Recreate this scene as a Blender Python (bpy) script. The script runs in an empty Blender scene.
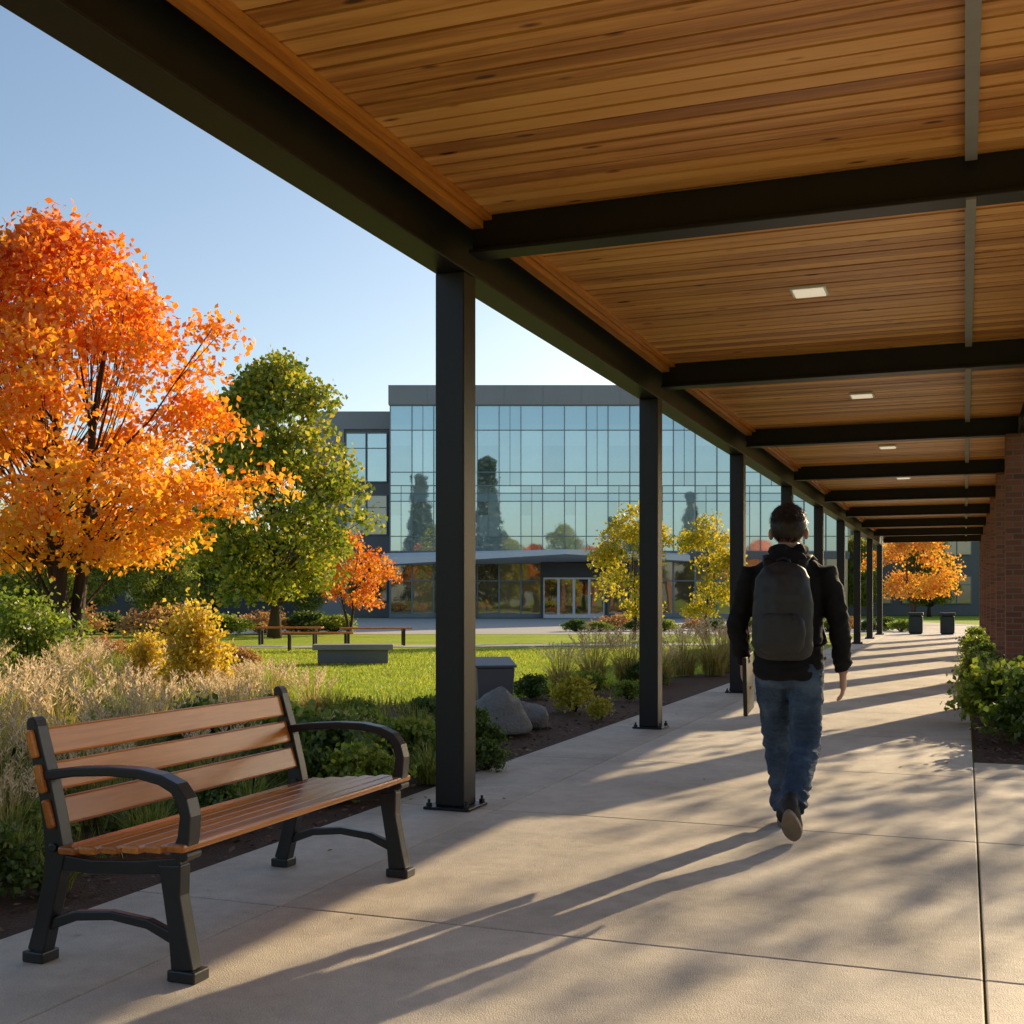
import bpy, math, random
import numpy as np
from mathutils import Vector, Matrix, noise as mnoise
TH=math.radians(20.84); CT=math.cos(TH); ST=math.sin(TH)
def wk(a,t): return (a*CT+t*ST, -a*ST+t*CT)
rng=np.random.default_rng(7); random.seed(7)
C=bpy.context.scene.collection
# ---------------------------------------------------------------- materials
def newmat(name):
    m=bpy.data.materials.new(name); m.use_nodes=True; nt=m.node_tree
    b=nt.nodes['Principled BSDF']; return m,nt,b
def setin(b,n,v):
    if n in b.inputs: b.inputs[n].default_value=v
def ramp(nt,cols):
    r=nt.nodes.new('ShaderNodeValToRGB'); e=r.color_ramp.elements
    while len(e)<len(cols): e.new(0.5)
    for i,c in enumerate(cols):
        if len(c)==2: p,c=c
        else: p=i/(len(cols)-1)
        e[i].position=p; e[i].color=(*c,1)
    return r
def coords(nt,scale=(1,1,1),kind='Object'):
    tc=nt.nodes.new('ShaderNodeTexCoord'); mp=nt.nodes.new('ShaderNodeMapping')
    mp.inputs['Scale'].default_value=scale; nt.links.new(tc.outputs[kind],mp.inputs[0]); return mp.outputs[0]
def noise(nt,vec,scale,detail=4,rough=.55,dist=0):
    n=nt.nodes.new('ShaderNodeTexNoise'); n.inputs['Scale'].default_value=scale; n.inputs['Detail'].default_value=detail
    n.inputs['Roughness'].default_value=rough; n.inputs['Distortion'].default_value=dist
    nt.links.new(vec,n.inputs['Vector']); return n.outputs[0]
def mth(nt,op,a,b=None,clamp=False):
    n=nt.nodes.new('ShaderNodeMath'); n.operation=op; n.use_clamp=clamp
    for i,v in enumerate((a,b)):
        if v is None: continue
        if isinstance(v,(int,float)): n.inputs[i].default_value=v
        else: nt.links.new(v,n.inputs[i])
    return n.outputs[0]
def island(nt):
    g=nt.nodes.new('ShaderNodeNewGeometry'); return g.outputs['Random Per Island']
def bump(nt,b,h,strength,dist=.01):
    n=nt.nodes.new('ShaderNodeBump'); n.inputs['Strength'].default_value=strength; n.inputs['Distance'].default_value=dist
    nt.links.new(h,n.inputs['Height']); nt.links.new(n.outputs[0],b.inputs['Normal'])
def basic(name,cols,scale=5,rough=.6,bmp=.2,stretch=(1,1,1),metal=0,isl=0,dist=.01,fine=None,spec=.5,detail=5):
    m,nt,b=newmat(name); v=coords(nt,stretch); n=noise(nt,v,scale,detail)
    f=n
    if fine:
        n2=noise(nt,v,fine,2); f=mth(nt,'ADD',mth(nt,'MULTIPLY',n,.6),mth(nt,'MULTIPLY',n2,.4))
    if isl: f=mth(nt,'ADD',mth(nt,'MULTIPLY',f,1-isl),mth(nt,'MULTIPLY',island(nt),isl))
    r=ramp(nt,cols); nt.links.new(f,r.inputs[0]); nt.links.new(r.outputs[0],b.inputs['Base Color'])
    b.inputs['Roughness'].default_value=rough; b.inputs['Metallic'].default_value=metal; setin(b,'Specular IOR Level',spec)
    if bmp: bump(nt,b,(n2 if fine else n),bmp,dist)
    return m
def leafmat(name,cols,zr=None,trans=.45,sc=.6,wi=.5):
    m=bpy.data.materials.new(name); m.use_nodes=True; nt=m.node_tree; nt.nodes.clear()
    out=nt.nodes.new('ShaderNodeOutputMaterial')
    v=coords(nt); n=noise(nt,v,sc,3)
    f=mth(nt,'ADD',mth(nt,'MULTIPLY',island(nt),wi),mth(nt,'MULTIPLY',n,1-wi))
    if zr:
        sp=nt.nodes.new('ShaderNodeSeparateXYZ'); nt.links.new(v,sp.inputs[0])
        mr=nt.nodes.new('ShaderNodeMapRange'); nt.links.new(sp.outputs[2],mr.inputs[0])
        mr.inputs[1].default_value=zr[0]; mr.inputs[2].default_value=zr[1]
        f=mth(nt,'ADD',mth(nt,'MULTIPLY',f,.65),mth(nt,'MULTIPLY',mr.outputs[0],.35))
    r=ramp(nt,cols); nt.links.new(f,r.inputs[0])
    d=nt.nodes.new('ShaderNodeBsdfDiffuse'); t=nt.nodes.new('ShaderNodeBsdfTranslucent'); g=nt.nodes.new('ShaderNodeBsdfGlossy')
    g.inputs['Roughness'].default_value=.45; g.inputs['Color'].default_value=(.9,.9,.9,1)
    mx=nt.nodes.new('ShaderNodeMixShader'); mx.inputs[0].default_value=trans
    mx2=nt.nodes.new('ShaderNodeMixShader'); mx2.inputs[0].default_value=.04
    nt.links.new(r.outputs[0],d.inputs[0]); nt.links.new(r.outputs[0],t.inputs[0])
    nt.links.new(d.outputs[0],mx.inputs[1]); nt.links.new(t.outputs[0],mx.inputs[2])
    nt.links.new(mx.outputs[0],mx2.inputs[1]); nt.links.new(g.outputs[0],mx2.inputs[2])
    nt.links.new(mx2.outputs[0],out.inputs[0]); return m
M={}
M['steel']=basic('dark_steel',[(.008,.007,.0075),(.019,.017,.018)],6,.42,.05,fine=90,spec=.35)
M['steelgrey']=basic('grey_steel',[(.20,.18,.16),(.28,.26,.24)],6,.5,.05)
M['iron']=basic('cast_iron',[(.009,.009,.010),(.024,.024,.026)],14,.36,.25,fine=160,dist=.002)
M['wall_dark']=basic('dark_panel',[(.045,.045,.05),(.08,.078,.08)],.5,.6,.02)
M['panel']=basic('grey_panel',[(.24,.24,.27),(.32,.32,.35)],.4,.5,.02)
M['panel2']=basic('mid_panel',[(.11,.11,.125),(.16,.16,.175)],.4,.5,.02)
M['white']=basic('white_metal',[(.65,.66,.68),(.78,.78,.78)],.6,.4,.02)
M['frame']=basic('window_frame',[(.17,.21,.24),(.24,.28,.30)],2,.4,.0)
M['bark']=basic('bark',[(.03,.02,.014),(.08,.052,.036)],6,.9,.7,(1,1,.25),fine=30,dist=.03)
M['mulch']=basic('mulch',[(.03,.015,.009),(.09,.045,.025),(.16,.09,.055)],9,.95,.9,fine=60,dist=.03)
M['chip']=basic('mulch_chip',[(.035,.017,.01),(.14,.07,.036),(.32,.18,.10)],20,.9,.2,isl=.8)
M['rock']=basic('boulder',[(.12,.11,.10),(.36,.34,.31)],4,.9,.8,fine=40,dist=.03)
M['plaza']=basic('plaza_concrete',[(.36,.34,.31),(.48,.46,.42)],.5,.85,.2,fine=20)
M['hoodie']=basic('black_fleece',[(.005,.005,.006),(.013,.013,.015)],8,.85,.5,fine=350,dist=.002,spec=.25)
M['pack']=basic('charcoal_nylon',[(.012,.012,.014),(.028,.028,.031)],7,.55,.4,fine=420,dist=.002)
M['packdark']=basic('black_webbing',[(.005,.005,.006),(.011,.011,.012)],30,.6,.2)
M['skin']=basic('skin',[(.42,.22,.14),(.54,.31,.21)],14,.5,.1)
M['hair']=basic('hair',[(.010,.006,.004),(.034,.019,.011)],40,.45,.4,isl=.6,dist=.003)
M['shoe']=basic('dark_shoe',[(.012,.011,.011),(.03,.028,.027)],20,.7,.3)
M['sole']=basic('shoe_sole',[(.16,.13,.10),(.26,.22,.17)],30,.8,.3)
M['eye']=basic('eye_white',[(.6,.6,.6),(.7,.7,.7)],3,.2,0)
M['lip']=basic('lip',[(.3,.11,.09),(.36,.14,.11)],10,.5,0)
M['bin']=basic('dark_teal_plastic',[(.012,.03,.035),(.025,.05,.055)],5,.5,.1)
M['stone']=basic('cut_stone',[(.2,.19,.18),(.32,.30,.28)],3,.8,.3,fine=50)
def m_jeans():
    m,nt,b=newmat('denim'); v=coords(nt); n=noise(nt,v,7,4); n2=noise(nt,v,400,2); 
    f=mth(nt,'ADD',mth(nt,'MULTIPLY',n,.75),mth(nt,'MULTIPLY',n2,.25))
    r=ramp(nt,[(.3,(.014,.03,.06)),(.5,(.035,.07,.13)),(.72,(.12,.18,.26))]); nt.links.new(f,r.inputs[0]); nt.links.new(r.outputs[0],b.inputs['Base Color'])
    b.inputs['Roughness'].default_value=.85
    n3=noise(nt,coords(nt,(1,1,2.4)),16,3,.5,1.5); bump(nt,b,mth(nt,'ADD',n3,mth(nt,'MULTIPLY',n2,.1)),1.0,.025); return m
M['jeans']=m_jeans()
def m_wood(name,cols,axis,scale,rough,isl,bmp=.25,knots=False):
    m,nt,b=newmat(name); st=[1,1,1]; st[axis]=.06
    is_=island(nt)
    tc=nt.nodes.new('ShaderNodeTexCoord'); mp=nt.nodes.new('ShaderNodeMapping'); mp.inputs['Scale'].default_value=st
    ofs=nt.nodes.new('ShaderNodeVectorMath'); ofs.operation='ADD'; sc=nt.nodes.new('ShaderNodeVectorMath'); sc.operation='SCALE'
    cv=nt.nodes.new('ShaderNodeCombineXYZ')
    for i in range(3): nt.links.new(is_,cv.inputs[i])
    nt.links.new(cv.outputs[0],sc.inputs[0]); sc.inputs['Scale'].default_value=37.
    nt.links.new(tc.outputs['Object'],ofs.inputs[0]); nt.links.new(sc.outputs[0],ofs.inputs[1]); nt.links.new(ofs.outputs[0],mp.inputs[0])
    n=noise(nt,mp.outputs[0],scale,6,.65,.6); n2=noise(nt,mp.outputs[0],scale*5,3)
    f=mth(nt,'ADD',mth(nt,'MULTIPLY',n,.6),mth(nt,'MULTIPLY',n2,.25)); f=mth(nt,'ADD',f,mth(nt,'MULTIPLY',is_,isl)); f=mth(nt,'SUBTRACT',f,isl*.35)
    if knots:
        mp2=nt.nodes.new('ShaderNodeMapping'); s2=[3.0,7,3.0]; s2[axis]=2.2; mp2.inputs['Scale'].default_value=s2; nt.links.new(ofs.outputs[0],mp2.inputs[0])
        vo=nt.nodes.new('ShaderNodeTexVoronoi'); vo.inputs['Scale'].default_value=1.0; nt.links.new(mp2.outputs[0],vo.inputs['Vector'])
        k=nt.nodes.new('ShaderNodeMapRange'); k.inputs[1].default_value=.02; k.inputs[2].default_value=.14; k.inputs[3].default_value=-.5; k.inputs[4].default_value=0; nt.links.new(vo.outputs['Distance'],k.inputs[0])
        f=mth(nt,'ADD',f,k.outputs[0])
    r=ramp(nt,cols); nt.links.new(f,r.inputs[0]); nt.links.new(r.outputs[0],b.inputs['Base Color']); b.inputs['Roughness'].default_value=rough
    bump(nt,b,n2,bmp,.002); return m
M['ceil']=m_wood('cedar_ceiling',[(.1,(.11,.032,.007)),(.34,(.44,.165,.035)),(.52,(.74,.34,.085)),(.8,(.90,.49,.15))],0,12,.42,.30,.3,knots=True)
M['slat']=m_wood('varnished_slat',[(.15,(.15,.04,.007)),(.4,(.46,.15,.022)),(.7,(.76,.30,.06))],1,16,.24,.3)
def m_conc():
    m,nt,b=newmat('walkway_concrete'); v=coords(nt)
    n=noise(nt,v,.9,6,.65); n2=noise(nt,v,170,2,.7); n3=noise(nt,v,9,5,.75)
    f=mth(nt,'ADD',mth(nt,'MULTIPLY',n,.40),mth(nt,'MULTIPLY',n2,.38)); f=mth(nt,'ADD',f,mth(nt,'MULTIPLY',n3,.24)); f=mth(nt,'ADD',f,mth(nt,'MULTIPLY',island(nt),.09))
    r=ramp(nt,[(.36,(.27,.23,.175)),(.53,(.55,.48,.385)),(.68,(.77,.69,.57))]); nt.links.new(f,r.inputs[0]); nt.links.new(r.outputs[0],b.inputs['Base Color'])
    b.inputs['Roughness'].default_value=.68; bump(nt,b,mth(nt,'ADD',n2,mth(nt,'MULTIPLY',n3,.8)),.8,.007); return m
M['conc']=m_conc()
def m_grass():
    m,nt,b=newmat('lawn_grass'); v=coords(nt); n=noise(nt,v,.35,4); n2=noise(nt,v,45,3); n3=noise(nt,v,4,3)
    f=mth(nt,'ADD',mth(nt,'MULTIPLY',n,.35),mth(nt,'MULTIPLY',n2,.4)); f=mth(nt,'ADD',f,mth(nt,'MULTIPLY',n3,.25))
    r=ramp(nt,[(.3,(.16,.24,.02)),(.5,(.33,.42,.035)),(.7,(.52,.55,.07))]); nt.links.new(f,r.inputs[0]); nt.links.new(r.outputs[0],b.inputs['Base Color'])
    b.inputs['Roughness'].default_value=.9; setin(b,'Specular IOR Level',.1); bump(nt,b,n2,.6,.04); return m
M['grass']=m_grass()
def m_brick():
    m,nt,b=newmat('brick'); tc=nt.nodes.new('ShaderNodeTexCoord'); sp=nt.nodes.new('ShaderNodeSeparateXYZ'); nt.links.new(tc.outputs['Object'],sp.inputs[0])
    cb=nt.nodes.new('ShaderNodeCombineXYZ'); nt.links.new(mth(nt,'ADD',sp.outputs[0],sp.outputs[1]),cb.inputs[0]); nt.links.new(sp.outputs[2],cb.inputs[1])
    br=nt.nodes.new('ShaderNodeTexBrick'); nt.links.new(cb.outputs[0],br.inputs['Vector']); br.inputs['Scale'].default_value=1
    br.inputs['Brick Width'].default_value=.22; br.inputs['Row Height'].default_value=.075; br.inputs['Mortar Size'].default_value=.008
    br.inputs['Color1'].default_value=(.15,.055,.034,1); br.inputs['Color2'].default_value=(.27,.10,.058,1); br.inputs['Mortar'].default_value=(.2,.16,.14,1)
    nt.links.new(br.outputs[0],b.inputs['Base Color']); b.inputs['Roughness'].default_value=.85; bump(nt,b,mth(nt,'SUBTRACT',1,br.outputs['Fac']),.5,.01); return m
M['brick']=m_brick()
def m_glass(name,c1,c2,refl,tint):
    m=bpy.data.materials.new(name); m.use_nodes=True; nt=m.node_tree; nt.nodes.clear(); out=nt.nodes.new('ShaderNodeOutputMaterial')
    d=nt.nodes.new('ShaderNodeBsdfDiffuse'); g=nt.nodes.new('ShaderNodeBsdfGlossy'); g.inputs['Roughness'].default_value=.02; g.inputs['Color'].default_value=(*tint,1)
    oi=nt.nodes.new('ShaderNodeObjectInfo'); v=coords(nt,(1,1,1)); n=noise(nt,v,1.3,3)
    f=mth(nt,'ADD',mth(nt,'MULTIPLY',mth(nt,'ADD',mth(nt,'MULTIPLY',oi.outputs['Random'],.5),mth(nt,'MULTIPLY',island(nt),.5)),.8),mth(nt,'MULTIPLY',n,.2))
    r=ramp(nt,[(.28,c1),(.75,c2)]); nt.links.new(f,r.inputs[0]); nt.links.new(r.outputs[0],d.inputs[0])
    cv=nt.nodes.new('ShaderNodeCombineXYZ'); 
    for i in range(3): nt.links.new(mth(nt,'MULTIPLY',oi.outputs['Random'],40.0+i*13),cv.inputs[i])
    ad=nt.nodes.new('ShaderNodeVectorMath'); ad.operation='ADD'; nt.links.new(v,ad.inputs[0]); nt.links.new(cv.outputs[0],ad.inputs[1])
    nn=noise(nt,ad.outputs[0],.6,1); bp=nt.nodes.new('ShaderNodeBump'); bp.inputs['Strength'].default_value=.3; bp.inputs['Distance'].default_value=.015
    nt.links.new(nn,bp.inputs['Height']); nt.links.new(bp.outputs[0],g.inputs['Normal'])
    mx=nt.nodes.new('ShaderNodeMixShader'); mx.inputs[0].default_value=refl; nt.links.new(d.outputs[0],mx.inputs[1]); nt.links.new(g.outputs[0],mx.inputs[2]); nt.links.new(mx.outputs[0],out.inputs[0]); return m
M['glass']=m_glass('curtain_glass',(.015,.03,.035),(.50,.60,.58),.5,(.74,.9,.95))
M['spandrel']=m_glass('spandrel_glass',(.22,.36,.40),(.34,.48,.52),.42,(.7,.88,.95))
M['darkglass']=m_glass('dark_glass',(.012,.012,.012),(.34,.24,.12),.22,(.85,.88,.9))  # warm end of the ramp paints the light of lit rooms into the panes
m,nt,b=newmat('lamp_diffuser'); b.inputs['Base Color'].default_value=(.8,.78,.7,1); b.inputs['Emission Color'].default_value=(1,.84,.62,1); b.inputs['Emission Strength'].default_value=.5; M['lamp']=m
M['l_orange']=leafmat('orange_leaves',[(.16,(.95,.60,.05)),(.38,(.95,.44,.03)),(.58,(.93,.29,.02)),(.8,(.82,.16,.02)),(.95,(.5,.06,.02))],(2,10.5),.55,.55)
M['l_orange2']=leafmat('deep_orange_leaves',[(.2,(.92,.50,.04)),(.5,(.88,.30,.025)),(.8,(.6,.12,.02))],None,.5)
M['l_orange3']=leafmat('soft_orange_leaves',[(.2,(.90,.60,.07)),(.5,(.88,.42,.04)),(.8,(.75,.26,.03))],None,.5)
M['l_green']=leafmat('green_leaves',[(.2,(.09,.16,.015)),(.42,(.22,.29,.025)),(.6,(.44,.43,.04)),(.8,(.72,.56,.06))],None,.52,.4)
M['l_yel']=leafmat('yellow_green_leaves',[(.2,(.24,.28,.02)),(.5,(.6,.5,.03)),(.8,(.8,.58,.05))],None,.5)
M['l_dark']=leafmat('dark_green_leaves',[(.2,(.04,.08,.015)),(.5,(.10,.17,.025)),(.8,(.24,.31,.04))],None,.45,2)
M['l_fir']=leafmat('fir_needles',[(.2,(.012,.028,.014)),(.8,(.04,.065,.028))],None,.2,2)
M['l_shrub']=leafmat('bright_shrub_leaves',[(.2,(.11,.19,.02)),(.5,(.25,.34,.03)),(.8,(.48,.48,.06))],None,.5,2)
M['l_gold']=leafmat('golden_shrub_leaves',[(.2,(.45,.33,.03)),(.5,(.8,.56,.04)),(.8,(.9,.72,.1))],None,.5,2)
M['l_rust']=leafmat('rust_shrub_leaves',[(.2,(.24,.12,.04)),(.5,(.5,.25,.07)),(.8,(.66,.42,.14))],None,.45,2)
M['blade']=leafmat('grass_blades',[(.15,(.18,.20,.03)),(.45,(.44,.37,.09)),(.8,(.70,.52,.2))],None,.55,2,.8)
M['plume']=leafmat('tan_plumes',[(.2,(.60,.42,.22)),(.5,(.78,.58,.34)),(.8,(.9,.74,.52))],None,.55,2,.8)
M['bladeg']=leafmat('green_blades',[(.15,(.09,.15,.02)),(.5,(.24,.31,.04)),(.85,(.55,.48,.1))],None,.5,2,.8)
M['lawnblade']=leafmat('lawn_blades',[(.2,(.22,.34,.03)),(.5,(.44,.53,.04)),(.8,(.68,.66,.08))],None,.5,1,.6)
# ---------------------------------------------------------------- mesh builder
class MB:
    def __init__(s): s.v=[]; s.f=[]; s.m=[]
    def add(s,vs,fs,mi=0):
        o=len(s.v); s.v+= [tuple(p) for p in vs]; s.f+=[tuple(i+o for i in f) for f in fs]; s.m+=[mi]*len(fs)
    def box(s,x0,x1,y0,y1,z0,z1,mi=0):
        s.add([(x0,y0,z0),(x1,y0,z0),(x1,y1,z0),(x0,y1,z0),(x0,y0,z1),(x1,y0,z1),(x1,y1,z1),(x0,y1,z1)],
              [(3,2,1,0),(4,5,6,7),(0,1,5,4),(1,2,6,5),(2,3,7,6),(3,0,4,7)],mi)
    def tube(s,pts,rad,n=8,mi=0,side=None,caps=True):
        pts=[Vector(p) for p in pts]; vs=[]; k=len(pts)
        sd=Vector(side) if side else None
        for i,p in enumerate(pts):
            t=(pts[min(i+1,k-1)]-pts[max(i-1,0)])
            if t.length<1e-9: t=Vector((0,0,1))
            t.normalize()
            if sd is None:
                ref=Vector((1,0,0)) if abs(t.x)<.8 else Vector((0,1,0))
            else: ref=sd
            u=(ref-t*ref.dot(t)).normalized(); w=t.cross(u)
            r=rad[i]; rx,ry=(r if isinstance(r,tuple) else (r,r))
            for j in range(n):
                a=2*math.pi*j/n; vs.append(p+u*math.cos(a)*rx+w*math.sin(a)*ry)
        fs=[]
        for i in range(k-1):
            for j in range(n):
                fs.append((i*n+j,i*n+(j+1)%n,(i+1)*n+(j+1)%n,(i+1)*n+j))
        if caps: fs.append(tuple(range(n))[::-1]); fs.append(tuple((k-1)*n+j for j in range(n)))
        s.add(vs,fs,mi)
    def ell(s,c,r,n=16,mi=0,e=1.0,rot=None):
        vs=[];fs=[]; m=n//2+1
        sg=lambda x,e: math.copysign(abs(x)**e,x)
        for i in range(m):
            ph=-math.pi/2+math.pi*i/(m-1)
            for j in range(n):
                a=2*math.pi*j/n
                p=Vector((r[0]*sg(math.cos(ph),e)*sg(math.cos(a),e), r[1]*sg(math.cos(ph),e)*sg(math.sin(a),e), r[2]*sg(math.sin(ph),e)))
                if rot: p=rot@p
                vs.append(p+Vector(c))
        for i in range(m-1):
            for j in range(n):
                fs.append((i*n+j,i*n+(j+1)%n,(i+1)*n+(j+1)%n,(i+1)*n+j))
        s.add(vs,fs,mi)
    def prof(s,pts,hw,y0,y1,mi=0):
        k=len(pts); L=[];R=[]
        for i in range(k):
            a=Vector(pts[max(i-1,0)]); b_=Vector(pts[min(i+1,k-1)]); t=(b_-a).normalized(); n=Vector((-t.y,t.x)); p=Vector(pts[i])
            L.append(p+n*hw[i]); R.append(p-n*hw[i])
        vs=[];fs=[]
        for i in range(k):
            vs+=[(L[i].x,y0,L[i].y),(R[i].x,y0,R[i].y),(R[i].x,y1,R[i].y),(L[i].x,y1,L[i].y)]
        for i in range(k-1):
            for j in range(4): fs.append((i*4+j,i*4+(j+1)%4,(i+1)*4+(j+1)%4,(i+1)*4+j))
        fs.append((3,2,1,0)); o=(k-1)*4; fs.append((o,o+1,o+2,o+3)); s.add(vs,fs,mi)
    def mesh(s,name,mats,smooth=False):
        me=bpy.data.meshes.new(name); me.from_pydata(s.v,[],s.f); 
        for x in mats: me.materials.append(M[x])
        me.polygons.foreach_set('material_index',s.m)
        if smooth: me.polygons.foreach_set('use_smooth',[True]*len(s.f))
        me.update(); return me
def quads_mesh(name,V,mats,mi=None):
    n=len(V); me=bpy.data.meshes.new(name); me.vertices.add(4*n); me.vertices.foreach_set('co',np.asarray(V,dtype=np.float32).ravel())
    me.loops.add(4*n); me.loops.foreach_set('vertex_index',np.arange(4*n,dtype=np.int32)); me.polygons.add(n)
    me.polygons.foreach_set('loop_start',np.arange(0,4*n,4,dtype=np.int32))
    try: me.polygons.foreach_set('loop_total',np.full(n,4,dtype=np.int32))
    except Exception: pass
    for x in mats: me.materials.append(M[x])
    if mi is not None: me.polygons.foreach_set('material_index',np.asarray(mi,dtype=np.int32))
    me.update(calc_edges=True); return me
def obj(name,me,parent=None,loc=(0,0,0),bevel=0,rz=0,label=None):
    o=bpy.data.objects.new(name,me); C.objects.link(o); o.location=loc; o.rotation_euler=(0,0,rz)
    if parent: o.parent=parent
    if bevel:
        b=o.modifiers.new('b','BEVEL'); b.width=bevel; b.segments=2; b.limit_method='ANGLE'; b.angle_limit=math.radians(35)
    if label: o['label']=label
    return o
def tag(o,label,cat,group=None):
    o['label']=label; o['category']=cat
    if group: o['group']=group
def root(name,label,cat,loc=(0,0,0),rz=0,group=None):
    o=bpy.data.objects.new(name,None); o.empty_display_size=.3; C.objects.link(o); o.location=loc; o.rotation_euler=(0,0,rz); tag(o,label,cat,group); return o
def dup(src,loc,rz=0,sc=1,label=None):
    kids=list(src.children); n=src.copy(); C.objects.link(n); n.location=loc; n.rotation_euler=(0,0,rz); n.scale=(sc,sc,sc) if not isinstance(sc,tuple) else sc
    if label: n['label']=label
    for k in kids:
        kc=k.copy(); C.objects.link(kc); kc.parent=n
        for g in k.children:
            gc=g.copy(); C.objects.link(gc); gc.parent=kc
    return n
def structure(o): o['kind']='structure'; return o
# ---------------------------------------------------------------- ground
b=MB(); b.add([(-1500,-1500,-.03),(1500,-1500,-.03),(1500,1500,-.03),(-1500,1500,-.03)],[(0,1,2,3)]); structure(obj('ground',b.mesh('ground',['grass'])))
bed=[wk(-3.38,-3),wk(-3.38,24),(4.6,22.5),(2.5,19.6),(.6,16.2),(-1.0,14.6),(-2.6,14.6),(-4.2,18.5),(-8,25),(-20,26),(-20,-3)]
def inpoly(x,y,P):
    c=False; j=len(P)-1
    for i in range(len(P)):
        if (P[i][1]>y)!=(P[j][1]>y) and x<(P[j][0]-P[i][0])*(y-P[i][1])/(P[j][1]-P[i][1])+P[i][0]: c=not c
        j=i
    return c
b=MB(); b.add([(x,y,-.015) for x,y in bed],[tuple(range(len(bed)))[::-1]]); structure(obj('garden_soil',b.mesh('garden_soil',['mulch'])))
rb=[wk(.07,10.0),wk(3.4,10.0),wk(3.4,46),wk(.07,46)]
b=MB(); b.add([(x,y,-.012) for x,y in rb],[(0,1,2,3)]); structure(obj('planting_strip_soil',b.mesh('planting_strip_soil',['mulch'])))
b=MB(); g=.004
def slab(a0,a1,t0,t1): b.box(a0+g,a1-g,t0+g,t1-g,-.12,0.0)
ts=[6.7+2.425*k for k in range(-4,24)]
for i in range(len(ts)-1):
    slab(-3.38,-2.66,ts[i],ts[i+1]); slab(-2.66,.06,ts[i],ts[i+1])
    if ts[i+1]<10.2:
        slab(.06,2.6,ts[i],ts[i+1]); slab(2.6,5.2,ts[i],ts[i+1])
slab(.06,2.6,9.125,9.98); slab(2.6,5.2,9.125,9.98)
o=structure(obj('walkway',b.mesh('walkway',['conc']),rz=-TH,bevel=.006))
b=MB(); b.box(-3.37,.04,-3,64,-.2,-.02); structure(obj('walkway_base',b.mesh('walkway_base',['mulch']),rz=-TH))
b=MB(); b.add([(-12,45,-.02),(13,45,-.02),(24,60,-.02),(24,84,-.02),(-40,84,-.02),(-40,62,-.02),(-14,55,-.02)],[tuple(range(7))]); structure(obj('plaza',b.mesh('plaza',['plaza'])))
b=MB(); b.add([(-14,31,-.018),(6.5,34,-.018),(6.5,35.6,-.018),(-14,32.6,-.018)],[(0,1,2,3)]); structure(obj('lawn_path',b.mesh('lawn_path',['plaza'])))
N=15000; ang=rng.uniform(0,6.28,N); L=[]
for i in range(N):
    y=rng.uniform(3,15)**1.0; x=rng.uniform(-6,4)
    if not inpoly(x,y,bed): 
        a,t=rng.uniform(.1,1.6),rng.uniform(10.1,14); x,y=wk(a,t)
        if rng.random()>.25: continue
    s=rng.uniform(.012,.035); w=s*rng.uniform(.3,.6); a=ang[i]; ca,sa=math.cos(a),math.sin(a); z=rng.uniform(-.01,.018); tl=rng.uniform(-.4,.4)*s
    L.append([(x-ca*s,y-sa*s,z-tl),(x-sa*w,y+ca*w,z+.004),(x+ca*s,y+sa*s,z+tl),(x+sa*w,y-ca*w,z-.002)])
o=obj('mulch_chips',quads_mesh('mulch_chips',L,['chip'])); o['kind']='stuff'; tag(o,'brown bark mulch chips covering the planting beds','mulch')
L=[]; r=np.random.default_rng(66)
for i in range(70):
    a=-3.3+r.random()**2.2*3.3; t=r.uniform(3,22); x,y=wk(a,t); s=r.uniform(.010,.022); q=r.uniform(0,6.28); ca,sa=math.cos(q)*s,math.sin(q)*s
    L.append([(x-ca,y-sa,.003),(x-sa*.6,y+ca*.6,.008),(x+ca,y+sa,.004+s*.3),(x+sa*.6,y-ca*.6,.006)])
o=obj('fallen_leaves',quads_mesh('fallen_leaves',L,['l_rust'])); o['kind']='stuff'; tag(o,'scattered dry brown leaves fallen on the concrete','leaves')
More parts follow.
